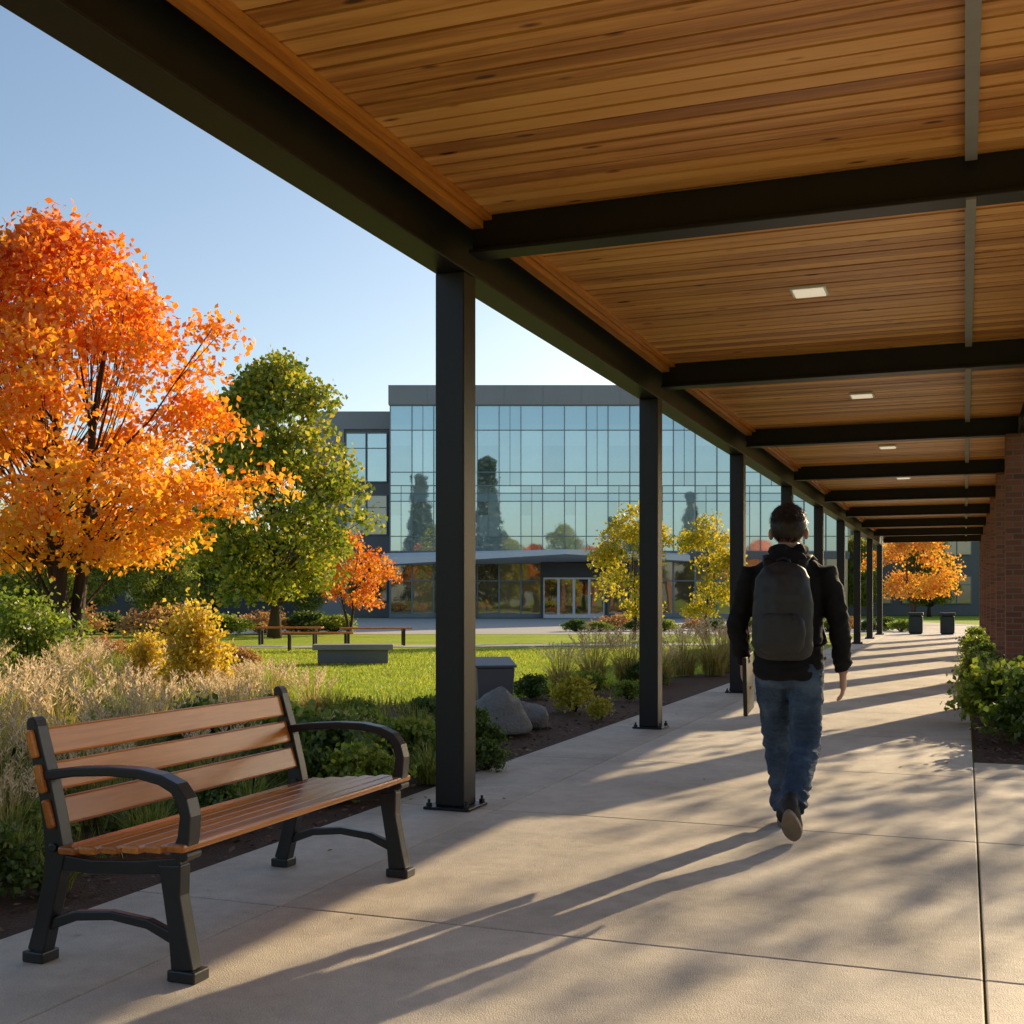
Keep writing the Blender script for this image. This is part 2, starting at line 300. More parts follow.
# ---------------------------------------------------------------- foliage
def leaves(cen,size,flat=.0):
    n=len(cen); d=rng.normal(size=(n,3)); d/=np.linalg.norm(d,axis=1)[:,None]; q=rng.normal(size=(n,3)); w=np.cross(d,q); w/=np.linalg.norm(w,axis=1)[:,None]
    s=(size*rng.uniform(.6,1.35,n))[:,None]; k=np.cross(d,w)*s*.12
    return np.stack([cen-d*s*.5,cen+w*s*.36+k,cen+d*s*.5,cen-w*s*.36+k],axis=1)
def tree(name,label,cat,loc,H,R,hb,clumps,lpc,ls,mat,stems=1,trunk_r=.12,cs=.45,peak=.8,group=None,seed=1,dens_in=.35,lumpk=1.0,flat=.6,pw=.65):
    global rng; rng=np.random.default_rng(seed)
    rt=root(name,label,cat,loc,0,group); tb=MB(); cents=[]
    p1,p2,p3=rng.uniform(0,6.28,3)
    for i in range(clumps):
        q=rng.random()**1.0; a=rng.uniform(0,6.283)
        pr=max(0.05,math.sin(math.pi*min(1,(q*.97+.03)**peak)))**pw
        lump=1+lumpk*(.13*math.sin(3*a+p1+q*5)+.12*math.sin(5*a+p2-q*11)+.05*math.sin(13*q+p3))
        rr=R*pr*lump*(dens_in+(1-dens_in)*math.sqrt(rng.random()))
        cents.append((rr*math.cos(a),rr*math.sin(a),hb+(H-hb)*q))
    tops=[]
    for s in range(stems):
        a=s*6.283/stems+.6; sp=.0 if stems==1 else R*.16
        pts=[];rad=[]
        for k in range(9):
            f=k/8; z=f*(hb+(H-hb)*.8)
            pts.append((math.cos(a)*sp*f**1.0*1.6+.06*math.sin(f*7+s)+(0.0 if stems==1 else math.cos(a)*trunk_r*.5),math.sin(a)*sp*f*1.6+.06*math.cos(f*6+s*2)+(0 if stems==1 else math.sin(a)*trunk_r*.5),z)); rad.append(trunk_r*(1-.85*f)*(1.45 if k==0 else 1))
        tb.tube(pts,rad,10); tops.append(pts)
    for i,c in enumerate(cents):
        pts=min(tops,key=lambda P:(P[4][0]-c[0])**2+(P[4][1]-c[1])**2) if rng.random()<.8 else tops[int(rng.integers(len(tops)))]
        zt=hb*.75+(c[2]-hb)*.6; k=min(7,max(0,int(zt/(hb+(H-hb)*.8)*8))); A=Vector(pts[k]); B=Vector(c); mid=A.lerp(B,.5)+Vector((rng.normal()*.12,rng.normal()*.12,(B-A).length*.1*(-1 if B.z-A.z>2 else 1)))
        r0=trunk_r*(.36 if i%5==0 else .17)*(1-k/10); tb.tube([A,A.lerp(mid,.6)+Vector((0,0,-.03)),mid,B],[r0,r0*.75,r0*.55,r0*.15],5,caps=False)
        for _ in range(2):
            e=B+Vector((rng.normal(),rng.normal(),rng.normal()))*cs*.8; tb.tube([mid.lerp(B,.4),B.lerp(e,.5),e],[r0*.35,r0*.22,r0*.08],3,caps=False)
    obj('trunk',tb.mesh('trunk',['bark'],True),rt)
    P=[]
    for c in cents:
        sz=rng.uniform(.5,1.5); n=int(lpc*sz); s=cs*sz**.6; x=rng.normal(size=(n,3))*s*np.array([1,1,flat])
        x[:,2]-=.18*(x[:,0]**2+x[:,1]**2)/max(s,.1)
        ln=np.linalg.norm(x,axis=1)[:,None]; x*=np.minimum(1,(s*2.2)/ln); P.append(x+np.array(c))
    P=np.concatenate(P); obj('crown',quads_mesh('crown',leaves(P,ls),[mat]),rt); return rt
T_or=tree('maple_tree','tall maple tree with glowing orange and red autumn leaves','tree',(-9.4,25,0),9.1,3.5,2.3,165,185,.15,'l_orange',3,.17,.36,.72,seed=14,lumpk=.9,flat=.45,pw=.55,dens_in=.25)
T_gr=tree('green_tree','broad green tree with leaves turning yellow on the lawn','tree',(-8.0,40,0),9.3,2.7,1.5,165,150,.19,'l_green',1,.18,.40,.72,seed=15,lumpk=.9,flat=.5,pw=.55,dens_in=.25)
T_so=tree('small_maple_tree','small maple with orange-red leaves near the building','tree',(-6.2,45,0),3.7,1.7,1.2,46,90,.14,'l_orange2',2,.06,.24,.8,seed=8,flat=.5)
T_y1=tree('young_tree','slender young tree with yellow-green leaves on the lawn','tree',(3.9,38,0),4.2,1.3,.9,46,90,.13,'l_yel',1,.05,.22,.8,seed=9,flat=.5)
dup(T_y1,(6.4,39,0),2.1,(.85,.85,.95),'young tree with thinning yellow leaves beside the path')
T_fo=tree('far_maple_tree','soft orange autumn tree standing beyond the end of the walkway','tree',(20.2,60,0),4.9,2.0,1.6,60,90,.16,'l_orange3',2,.08,.3,.8,seed=12,flat=.5)
G='trees in the grounds'
T_fir=tree('fir_tree','tall dark fir tree on the lawn opposite the glass building','tree',(-4,-22,0),24,3.4,1.5,360,70,.42,'l_fir',1,.3,.55,.33,seed=41,group=G,flat=.45,pw=1.2,lumpk=.3,dens_in=.1)
rs=np.random.default_rng(4)
for (x,y,s) in [(-23,60,.9),(-17.5,70,.75),(-33,66,1.0),(-12.6,74,.5),(-15.5,52,.6),(-20,50,.62),(-25.5,72,.7)]:
    o=dup(T_gr,(x,y,0),rs.uniform(0,6),s,'green tree beside the low grey building'); o['group']=G
for (x,y,s) in [(34,110,1.2),(28,120,1.4),(42,100,1.1),(-50,110,1.3),(-62,100,1.3),(25.5,88,.62),(31.5,90,.7)]:
    o=dup(T_gr,(x,y,0),rs.uniform(0,6),s,'distant green tree near the buildings'); o['group']=G
for (x,y,s,t) in [(-15,-24,.9,T_fir),(-12,-30,1.2,T_gr),(13,-24,1.1,T_or),(22,-34,1.5,T_gr),(33,-26,1.3,T_gr),(30,-30,.8,T_fir),(42,-30,1.2,T_or),(4,-38,1.2,T_or),(17,-30,.62,T_fir),(-24,-30,1.3,T_or),(9,-36,1.5,T_gr),(-1,-34,1.3,T_gr)]:
    o=dup(t,(x,y,0),rs.uniform(0,6),s,'tree on the lawn opposite the glass building'); o['group']=G
x,y=wk(4.3,21.5); T_d=tree('walkway_tree','light-crowned tree growing beside the covered walkway','tree',(x,y,0),6.2,2.6,1.6,52,48,.15,'l_yel',1,.08,.4,.8,seed=22)

def shrub(name,label,mat,loc,R,H,n=2600,ls=.05,seed=1,spiky=0):
    global rng; rng=np.random.default_rng(seed); rt=root(name,label,'shrub',loc,rng.uniform(0,6),'garden shrubs'); tb=MB(); P=[]
    k=int(26)
    for i in range(k):
        a=rng.uniform(0,6.28); q=rng.random()**.6; ph=rng.uniform(.1,1.5); rr=(.5+.5*q)*rng.uniform(.8,1.15)
        c=np.array([R*rr*math.cos(ph)*math.cos(a)*.85,R*rr*math.cos(ph)*math.sin(a)*.85,H*(.15+.72*rr*math.sin(ph))])
        tb.tube([(c[0]*.1,c[1]*.1,0),(c[0]*.5,c[1]*.5,c[2]*.55),tuple(c)],[.012,.008,.003],4,caps=False)
        m=n//k; P.append(c+rng.normal(size=(m,3))*np.array([R,R,H*.75])*.15)
    P=np.concatenate(P); P[:,2]=np.abs(P[:,2])+.01
    obj('stem',tb.mesh('stem',['bark']),rt); obj('foliage',quads_mesh('foliage',leaves(P,ls),[mat]),rt); return rt
def blades(n,R,H,lean,w,seed,plumes=0,mat='blade'):
    r=np.random.default_rng(seed); Q=[];MI=[]
    for i in range(n):
        a=r.uniform(0,6.28); r0=R*.25*math.sqrt(r.random()); bx,by=r0*math.cos(a),r0*math.sin(a); h=H*r.uniform(.55,1.1); out=lean*r.uniform(.1,1.)**1.2*H; a2=a+r.normal()*.4
        ca,sa=math.cos(a2),math.sin(a2); pl=i<plumes
        if pl: h=H*r.uniform(.95,1.25); out*=.7
        pts=[]
        for k in range(5):
            f=k/4; pts.append(np.array([bx+ca*out*f**1.9,by+sa*out*f**1.9,h*(f-(.28*f**3 if not pl else .1*f**3)*(out/H)*1.5)]))
        sd=np.array([-sa,ca,0])
        for k in range(4):
            w0=w*(1-k/4)**.6; w1=w*(1-(k+1)/4)**.6 if k<3 else .0008
            if pl: w0=w1=w*.35
            Q.append([pts[k]-sd*w0,pts[k]+sd*w0,pts[k+1]+sd*w1,pts[k+1]-sd*w1]); MI.append(0)
        if pl:
            for j in range(22):
                f=.70+.30*j/22; k=min(3,int(f*4)); p=pts[k]+(pts[k+1]-pts[k])*(f*4-k); d=np.array([r.normal()*.6+ca*.2,r.normal()*.6+sa*.2,1.]); d/=np.linalg.norm(d); l=H*.08*(1.2-abs(j/22-.4)); ss=np.cross(d,r.normal(size=3)); ss/=np.linalg.norm(ss)
                Q.append([p,p+d*l*.5+ss*.0045,p+d*l,p+d*l*.5-ss*.0045]); MI.append(1)
    return quads_mesh('blades',Q,[mat,'plume'],MI)
gm=[blades(260,.5,.62,.95,.0055,s,38) for s in (1,2,3)]+[blades(260,.5,.42,.9,.006,4,0,'bladeg')]
S_g=shrub('green_shrub','leafy green shrub in the mulch bed','l_shrub',(-6.9,17,0),.85,1.4,3600,.075,31)
S_d=shrub('dark_shrub','dark green leafy shrub behind the bench','l_dark',(-1.25,8.3,0),.42,.42,3600,.05,32)
S_l=shrub('leafy_shrub','low bright green leafy shrub in the mulch bed','l_shrub',(-1.75,9.0,0),.42,.42,3000,.05,37)
S_y=shrub('golden_shrub','upright golden yellow shrub among tan grasses','l_gold',(-3.45,13,0),.46,1.25,3800,.055,33)
S_r=shrub('rust_shrub','low rust coloured shrub by the lawn','l_rust',(-7.5,25,0),.7,.55,2200,.06,34)
S_m=shrub('mounded_shrub','small yellow-green mounded shrub in mulch','l_yel',(.72,13.6,0),.40,.36,2600,.045,35)
for (x,y,s,src,lb) in [(-2.2,8.6,1.1,S_d,0),(-.75,9.0,.95,S_l,'bright green shrub growing beside the steel column'),(-1.0,7.7,.8,S_l,0),(-.35,10.2,.75,S_d,'dark green shrub behind the boulder'),(-2.9,9.0,1.0,S_l,0),(-1.3,10.4,.75,S_l,0),(-2.2,11.0,.9,S_d,0),(-3.0,7.4,.8,S_d,0),(-.2,8.9,.5,S_d,0),(-.9,12.2,.65,S_d,0),(-1.5,8.6,1.1,S_l,0),(-1.6,11.9,.7,S_l,0),
    (.25,15.4,.75,S_d,0),(1.0,16.0,.75,S_l,0),(2.0,17.7,.9,S_d,0),(1.5,15.2,.6,S_l,0),(-.75,13.4,.6,S_l,0),(-8.4,19,.8,S_g,0),(-5.6,19.0,.9,S_r,0),(-6.0,21.5,1.0,S_r,0),(-8.8,26,.9,S_r,0),(-10.5,24,.8,S_g,0),(-5.2,22.6,.8,S_r,0),(-12,27,.9,S_g,0),(-11.2,21,.8,S_y,0),
    (-4.1,16.8,.7,S_r,0),(-7.8,14.2,.6,S_g,0),(-3.4,6.7,.7,S_d,0),(-4.4,14.4,.7,S_y,'small golden shrub among tan grasses'),(.95,12.7,.55,S_m,0)]:
    dup(src,(x,y,0),rs.uniform(0,6),s*rs.uniform(.9,1.1),lb or None)
for i,(a,t) in enumerate([(-4.0,4.0),(-4.3,4.7),(-3.85,5.5),(-4.35,5.9),(-3.9,6.7),(-4.2,7.4),(-3.85,8.2),(-4.6,3.4),(-4.7,8.1)]):
    x,y=wk(a,t); dup([S_d,S_l][i%2],(x,y,0),rs.uniform(0,6),rs.uniform(.55,.8),'low leafy shrub planted close behind the bench')
for i in range(18):
    x=2.6+i*.8+rs.normal()*.2; s=rs.uniform(.8,1.3); dup([S_d,S_l,S_r,S_d][i%4],(x,49+rs.uniform(-1.5,1.5),0),rs.uniform(0,6),(s*1.5,s*1.5,s),'low clipped shrub in front of the entrance plaza')
for i in range(14):
    x=-22+i*1.15+rs.normal()*.3; s=rs.uniform(1.2,2.0); dup([S_d,S_l,S_r][i%3],(x,44+rs.uniform(-2,2),0),rs.uniform(0,6),(s*1.4,s*1.4,s),'low shrub along the far lawn edge')
for i,(a,t,s) in enumerate([(.7,11.6,1.5),(.5,13.1,1.5),(1.25,12.3,1.9),(1.6,11.2,1.6),(.5,14.6,1.4),(1.2,14.2,1.8),(.35,18.6,1.1),(1.1,15.6,1.7),(.35,19.9,1.1),(.35,22.9,1.1),(.35,27.5,1.2),(.35,33.0,1.3)]):
    x,y=wk(a,t); dup(S_l if i%3 else S_d,(x,y,0),rs.uniform(0,6),s,'leafy green shrub beside the brick pillars')
def grassc(x,y,s,k,lb):
    o=obj('ornamental_grass',gm[k],None,(x,y,0),rz=rs.uniform(0,6)); o.scale=(s*1.15,s*1.15,s*rs.uniform(.85,1.1)); tag(o,lb,'ornamental grass','ornamental grass clumps')
cnt=0
for (x,y,s) in [(-3.3,7.5,.95),(-2.7,7.9,.9),(-3.9,8.2,1.1),(-3.5,9.2,1.0),(-4.7,9.0,1.2),(-4.2,10.2,1.1),(-3.1,10.4,.9),(-5.4,10.8,1.1),(-4.7,11.9,1.),(-3.9,12,.9),(-6,12.6,1.1),(-5.2,13.6,1.),(-3.0,12.2,.75),(-2.75,13.9,.75),(-6.6,14.6,1.1),(-5.8,15.8,1.),(-7.4,15.9,1.0),(-6.4,18,.9),(-2.9,6.6,.85),(-3.5,6.2,.95),(-2.5,5.9,.7),(-3.1,5.4,.75),(-2.3,9.9,.75),(-2.6,8.3,.9),(-1.9,7.6,.7),(-2.7,11.6,.8),(-2.1,12.5,.7),(-3.6,13.9,.8),(-4.6,16.0,.8),(-3.4,15.4,.75),(-2.4,6.8,.75),(-1.4,9.4,.6),
    (1.2,17.6,1.1),(1.75,18.1,1.15),(2.3,18.4,1.0),(2.9,20.2,1.3),(3.4,20.1,1.3),(3.9,21.2,1.2),(.7,17.0,.9),(-8.6,16.8,1.2),(-9.6,18.6,1.2),(-7.7,20.6,1.),(-9,22.6,1.1),(-5.1,17.8,.9),(-6.9,19.4,1.0)]:
    grassc(x,y,s,cnt%3,'tan feathery ornamental grass clump in the planting bed'); cnt+=1
for (x,y,s) in [(-2.0,7.5,1.),(-1.6,9.7,.9),(-.55,8.3,.8),(-2.6,10.2,1.1),(-.6,9.6,.8),(-1.6,11.6,.8),(-3.6,11.2,1.1),(-1.9,12.6,.8),(-2.2,6.7,.8),(-.9,11.3,.7),(-3.4,12.6,1.2),(-4.6,13,1.2),(-5,12.3,1.2),(-4.2,9.3,1.3),(-2.3,9.4,1.1),(-3.0,11.4,1.1),(-1.9,6.2,.7),(-2.6,6.9,1.1),(-3.8,7.2,1.3),(-4.9,10.1,1.3),(-1.2,9.1,.9),(-1.5,8.0,1.0),(-2.3,5.5,.7),(-2.7,4.9,.7),(-1.55,7.0,.7),(-2.0,5.2,.5)]:
    grassc(x,y,s,3,'low green strappy grass clump in mulch')
Q=[];r=np.random.default_rng(77)
while len(Q)<36000:
    y=r.uniform(5.4,26); x=r.uniform(-14,-1.2)
    if not inpoly(x,y,bed): continue
    if (x*CT-y*ST)>-3.75: continue
    if x>-2 and y<14: 
        if r.random()<.5: continue
    n=3
    for _ in range(n):
        px=x+r.normal()*.05; py=y+r.normal()*.05; h=r.uniform(.08,.34)*(.9 if y>9 else .7)*(.6 if x>-3.2 else 1); a=r.uniform(0,6.28); l=h*r.uniform(.1,.7); w=.004+.0004*y
        Q.append([(px-math.sin(a)*w,py+math.cos(a)*w,-.02),(px+math.sin(a)*w,py-math.cos(a)*w,-.02),(px+math.cos(a)*l+.001,py+math.sin(a)*l,h),(px+math.cos(a)*l-.001,py+math.sin(a)*l,h)])
o=obj('meadow_grass',quads_mesh('meadow_grass',Q,['bladeg'])); o['kind']='stuff'; tag(o,'thin meadow grass filling the planting bed','grass')
r=np.random.default_rng(78); n=60000; x=r.uniform(-9,7,n*2); y=14+r.random(n*2)**1.3*17; keep=np.array([not inpoly(a,c,bed) for a,c in zip(x,y)])&((x*CT-y*ST)<-3.45)
x=x[keep][:n]; y=y[keep][:n]; n=len(x); a=r.uniform(0,6.28,n); h=r.uniform(.025,.06,n); w=.003+.0003*y; l=h*r.uniform(.2,.9,n); b0=np.full(n,-.031)
A=np.stack([x-np.sin(a)*w,y+np.cos(a)*w,b0],1);B=np.stack([x+np.sin(a)*w,y-np.cos(a)*w,b0],1);C1=np.stack([x+np.cos(a)*l+.001,y+np.sin(a)*l,h-.03],1);D=np.stack([x+np.cos(a)*l-.002,y+np.sin(a)*l,h-.03],1)
o=obj('lawn_blades',quads_mesh('lawn_blades',np.stack([A,B,C1,D],1),['lawnblade'])); o['kind']='stuff'; tag(o,'short mown green lawn grass','grass')
# ---------------------------------------------------------------- canopy
T1=45.6; T0=-3.0; AR=.74; CA=-2.92
can=root('walkway_canopy','long steel canopy with warm cedar plank ceiling over walkway','canopy',(0,0,0),-TH)
b=MB(); t=T0; pr=random.Random(3)
while t<T1:
    w=.138; b.box(-2.72,AR,t,t+w-.020,3.60+pr.uniform(-.003,.003),3.625); t+=w
obj('ceiling',b.mesh('ceiling',['ceil']),can)
b=MB(); b.box(-2.98,AR+.02,T0,T1,3.645,3.76); obj('roof',b.mesh('roof',['steel']),can)
def ibeam(b,c,z0,z1,w,t0,t1,mi=0):
    b.box(c-w/2,c+w/2,t0,t1,z0,z0+.022,mi); b.box(c-w/2,c+w/2,t0,t1,z1-.02,z1,mi); b.box(c-.02,c+.02,t0,t1,z0+.022,z1-.02,mi)
b=MB(); ibeam(b,CA,3.26,3.626,.20,T0,T1); obj('edge_beam',b.mesh('edge_beam',['steel']),can,bevel=.004)
b=MB(); b.box(CA-.115,CA-.085,T0,T1,3.627,3.80); obj('fascia',b.mesh('fascia',['steel']),can)
b=MB(); b.box(-2.80,-2.725,T0,T1,3.52,3.622); b.box(-2.715,-2.67,T0,T1,3.565,3.597); obj('timber_trim',b.mesh('timber_trim',['slat']),can)
b=MB(); ibeam(b,.69,3.40,3.596,.10,T0,T1); obj('edge_beam',b.mesh('edge_beam',['steel']),can,bevel=.004)
b=MB(); 
b.box(-2.795,.635,-.09,.09,3.36,3.382); b.box(-2.795,.635,-.03,.03,3.382,3.597)
cbm=b.mesh('cross_beam',['steel'])
cols_t=[6.7+4.85*k for k in range(-1,9)]
for tt in cols_t: obj('cross_beam',cbm,can,(0,tt,0),bevel=.004)
b=MB()
for i in range(len(cols_t)):
    e=cols_t[i+1]-.1 if i+1<len(cols_t) else T1
    b.box(-.0,.06,cols_t[i]+.1,e-0,3.545,3.5955)
    b.box(.005,.055,cols_t[i]-.093,cols_t[i]+.093,3.345,3.3575)
b.box(-.0,.06,T0,cols_t[0]-.1,3.545,3.5955)
obj('ceiling_rail',b.mesh('ceiling_rail',['steelgrey']),can)
b=MB(); b.box(-.13,.13,-.13,.13,3.575,3.596,0); b.box(-.11,.11,-.11,.11,3.566,3.5745,1); lm=b.mesh('ceiling_light',['white','lamp'])
for tt in cols_t[:-1]: obj('ceiling_light',lm,can,(-1.09,tt+2.43,0))
first=None
for k in range(0,9):
    x,y=wk(CA,6.7+4.85*k)
    if first is None:
        first=root('steel_column','square dark steel column bolted to the concrete walkway','column',(x,y,0),-TH,'steel columns along the walkway')
        b=MB(); b.box(-.095,.095,-.095,.095,.018,3.259); obj('shaft',b.mesh('shaft',['steel']),first,bevel=.008)
        b=MB(); b.box(-.15,.15,-.15,.15,0.001,.018); obj('base_plate',b.mesh('base_plate',['steel']),first,bevel=.003)
        b=MB(); b.tube([(0,0,.018),(0,0,.04)],[.019,.019],6); b.tube([(0,0,.038),(0,0,.062)],[.009,.009],8); bm_=b.mesh('bolt',['iron'])
        for sx in(-1,1):
            for sy in(-1,1): obj('bolt',bm_,first,(sx*.123,sy*.123,0))
    else: dup(first,(x,y,0),-TH)
p0=None
for k in range(7):
    x,y=wk(.74,16.4+4.85*k)
    if p0 is None:
        p0=root('brick_pillar','tall red brick pillar carrying the walkway roof','pillar',(x,y,0),-TH,'brick pillars along the walkway')
        b=MB(); b.box(-.26,.26,-.26,.26,.12,3.355); obj('shaft',b.mesh('shaft',['brick']),p0,bevel=.006)
        b=MB(); b.box(-.29,.29,-.29,.29,-.02,.12); obj('plinth',b.mesh('plinth',['stone']),p0,bevel=.008)
        b=MB(); b.box(-.10,.14,-.24,.24,3.3555,3.399); obj('cap',b.mesh('cap',['steel']),p0)
    else: dup(p0,(x,y,0),-TH)
# ---------------------------------------------------------------- bench
x,y=wk(-2.46,3.33)
be=root('park_bench','wooden slat bench with black cast iron ends on concrete','bench',(x,y,0),-TH)
def seatz(xx): return .435+.09*(xx)
def endframe():
    b=MB(); w=.029
    b.prof([(-.585,.035),(-.555,.14),(-.52,.28),(-.50,.385),(-.515,.48),(-.545,.62),(-.580,.74),(-.600,.82),(-.606,.845),(-.609,.858)],[.036,.032,.034,.042,.036,.03,.027,.024,.019,.009],-w,w)
    b.prof([(.03,.035),(.012,.15),(-.012,.28),(-.02,.385)],[.044,.036,.034,.045],-w,w)
    b.prof([(-.52,.36),(-.35,.352),(-.15,.365),(.02,.385)],[.03,.024,.024,.028],-w*.8,w*.8)
    b.prof([(-.545,.13),(-.42,.175),(-.27,.19),(-.12,.175),(.0,.13)],[.02,.017,.016,.017,.02],-w*.6,w*.6)
    arm=[(-.55,.655),(-.42,.675),(-.27,.685),(-.15,.683),(-.06,.668),(-.0,.642),(.032,.60),(.045,.55),(.038,.48),(.012,.405)]
    b.prof(arm,[.018,.016,.016,.017,.018,.020,.021,.022,.024,.028],-.033,.033)
    b.box(-.63,-.54,-.043,.043,0.001,.04); b.box(-.02,.09,-.043,.043,0.001,.04)
    for (px,pz) in[(.045,.42),(-.50,.41)]: b.tube([(px,-.042,pz),(px,.042,pz)],[.017,.017],10)
    return b.mesh('end_frame',['iron'])
ef=endframe()
obj('end_frame',ef,be,(0,0,0),bevel=.007); obj('end_frame',ef,be,(0,1.6,0),bevel=.007)
b=MB(); n=6; x0=.055
for i in range(n):
    xa=x0-i*.090; zc=seatz((xa-.035)) ; b.box(xa-.070,xa,-.055,1.67,zc-.004,zc+.024)
obj('seat',b.mesh('seat',['slat']),be,bevel=.009)
b=MB()
for i,(z0,z1) in enumerate([(.480,.578),(.600,.698),(.720,.818)]):
    def bx(z): return -.475-(z-.43)*.30
    vs=[]
    for yy in(-.05,1.65):
        vs+=[(bx(z0),yy,z0),(bx(z1),yy,z1),(bx(z1)-.026,yy,z1-.006),(bx(z0)-.026,yy,z0-.006)]
    b.add(vs,[(0,1,2,3),(7,6,5,4),(0,4,5,1),(1,5,6,2),(2,6,7,3),(3,7,4,0)])
obj('backrest',b.mesh('backrest',['slat']),be,bevel=.009)
# ---------------------------------------------------------------- person
def remesh(b,name,mat,vox,sm=6,disp=None,parent=None,pn=None):
    me=b.mesh(name+'_src',[mat]); o=bpy.data.objects.new('tmp',me); C.objects.link(o)
    r=o.modifiers.new('r','REMESH'); r.mode='VOXEL'; r.voxel_size=vox; r.use_smooth_shade=True
    s=o.modifiers.new('s','SMOOTH'); s.iterations=sm; s.factor=.5
    dg=bpy.context.evaluated_depsgraph_get(); m2=bpy.data.meshes.new_from_object(o.evaluated_get(dg)); bpy.data.objects.remove(o)
    m2.name=name; m2.materials.clear(); m2.materials.append(M[mat])
    if disp:
        ns=[v.normal.copy() for v in m2.vertices]
        for v,nn in zip(m2.vertices,ns): 
            d=disp(v.co); v.co+=nn*d
    m2.polygons.foreach_set('use_smooth',[True]*len(m2.polygons)); m2.update()
    return obj(name,m2,parent)
px,py=wk(-.885,6.5)
pe=root('person','person walking away in black hoodie and blue jeans with backpack','person',(px,py,0),-TH)
S=(1,0,0)
def hand(b,wr,sd,curl,fw=0):
    W=Vector(wr); dn=Vector((0,fw,-1)).normalized(); f=Vector((0,1,0)); f=(f-dn*f.dot(dn)).normalized(); inn=Vector((-sd,0,0))
    b.tube([W+Vector((0,0,.03)),W,W+dn*.03,W+dn*.07,W+dn*.092],[(.024,.029),(.020,.027),(.019,.036),(.017,.041),(.014,.038)],12,side=(1,0,0))
    for i,(off,l) in enumerate([(.031,.072),(.011,.08),(-.010,.075),(-.030,.058)]):
        p=W+dn*.086+f*off; c=curl*(1+.15*i)
        d1=(dn+inn*.25*c).normalized(); d2=(dn+inn*.9*c).normalized(); d3=(dn*.6+inn*1.3*c).normalized()
        q1=p+d1*l*.45; q2=q1+d2*l*.32; q3=q2+d3*l*.25
        b.tube([p-dn*.02,p,q1,q2,q3],[.0095,.0092,.0088,.008,.006],8)
    p=W+dn*.03+f*.03; b.tube([p-f*.012,p+f*.018+dn*.02+inn*.006,p+f*.028+dn*.045+inn*.014,p+f*.028+dn*.068+inn*.02],[.013,.012,.0098,.007],8)
LH=(-.09,0,.92);LK=(-.088,.20,.505);LA=(-.066,.32,.10)
RH=(.09,0,.92);RK=(.084,.04,.485);RA=(.052,-.27,.20)
LS=(-.198,.0,1.405);LE=(-.272,-.02,1.13);LW=(-.258,.10,.925)
RS=(.198,.0,1.405);RE=(.270,-.04,1.13);RW=(.280,.03,.885)
def lerp(a,c,f): return tuple(a[i]+(c[i]-a[i])*f for i in range(3))
b=MB()
b.tube([(0,0,.86),(0,0,.95),(0,0,1.08),(0,.0,1.22),(0,0,1.34),(0,-.005,1.42),(0,-.005,1.47)],[(.13,.09),(.165,.105),(.14,.095),(.155,.105),(.175,.108),(.15,.085),(.06,.055)],24,side=S)
b.tube([(0,-.01,1.43),(0,.0,1.50),(0,.008,1.57)],[(.066,.064),(.060,.062),(.060,.062)],16,side=S)
for s_,e_,w_ in((LS,LE,LW),(RS,RE,RW)): b.tube([s_,lerp(s_,e_,.5),e_,lerp(e_,w_,.3),w_],[.052,.045,.036,.038,.027],12)
for h_,k_,a_ in((LH,LK,LA),(RH,RK,RA)): b.tube([h_,lerp(h_,k_,.5),k_,lerp(k_,a_,.3),a_],[.085,.072,.052,.056,.036],14)
b.tube([(LA[0],LA[1]-.05,.05),(LA[0],LA[1]+.05,.05),(LA[0],LA[1]+.16,.035)],[.036,.04,.025],10)
b.tube([(RA[0],RA[1]-.02,.17),(RA[0],RA[1]+.05,.10),(RA[0],RA[1]+.14,.035)],[.036,.04,.028],10)
b.ell((0,.0,1.660),(.084,.100,.100),24); b.ell((0,.035,1.588),(.063,.064,.072),20); b.ell((0,.07,1.635),(.052,.032,.06),16)
b.tube([(0,.098,1.66),(0,.121,1.625),(0,.100,1.610)],[.007,.014,.010],8)
for sx in(-1,1): b.ell((sx*.093,.0,1.625),(.012,.021,.034),12,rot=Matrix.Rotation(sx*.45,3,'Z'))
for sx in(-1,1): b.ell((sx*.03,.09,1.668),(.017,.012,.008),10)
hand(b,LW,-1,.9,.15); hand(b,RW,1,.55,.1)
remesh(b,'body','skin',.0048,2,None,pe)
for sx in(-1,1):
    b=MB(); b.ell((sx*.031,.100,1.656),(.012,.009,.009),12); obj('eye',b.mesh('eye',['eye'],True),pe)
b=MB(); b.tube([(-.024,.098,1.578),(0,.105,1.580),(.024,.098,1.578)],[.003,.006,.003],8); obj('mouth',b.mesh('mouth',['lip'],True),pe)
HC=Vector((0,-.008,1.668))
b=MB(); b.ell(tuple(HC),(.093,.110,.104),64)
hv=[Vector(p) for p in b.v]
def hl(p): return (1.580 if abs(p.x)<.055 else 1.580+(abs(p.x)-.055)*1.6) if p.y<-.02 else (1.645+(p.y+.02)*1.0 if p.y<.03 else 1.695+(p.y-.03)*.4)
b2=MB(); fs=[f for f in b.f if min(hv[i].z-hl(hv[i]) for i in f)>-.006]
vv=[]
for p in hv:
    n=(p-HC).normalized(); lo=max(0,min(1,(p.z-1.575)/.08)); vv.append(p+n*(.009*mnoise.noise(p*26)+.005*mnoise.noise(p*70)-.006*(1-lo)+(.007*max(0,min(1,(p.z-1.69)/.04)))))
b2.add(vv,fs)
rr_=random.Random(9)
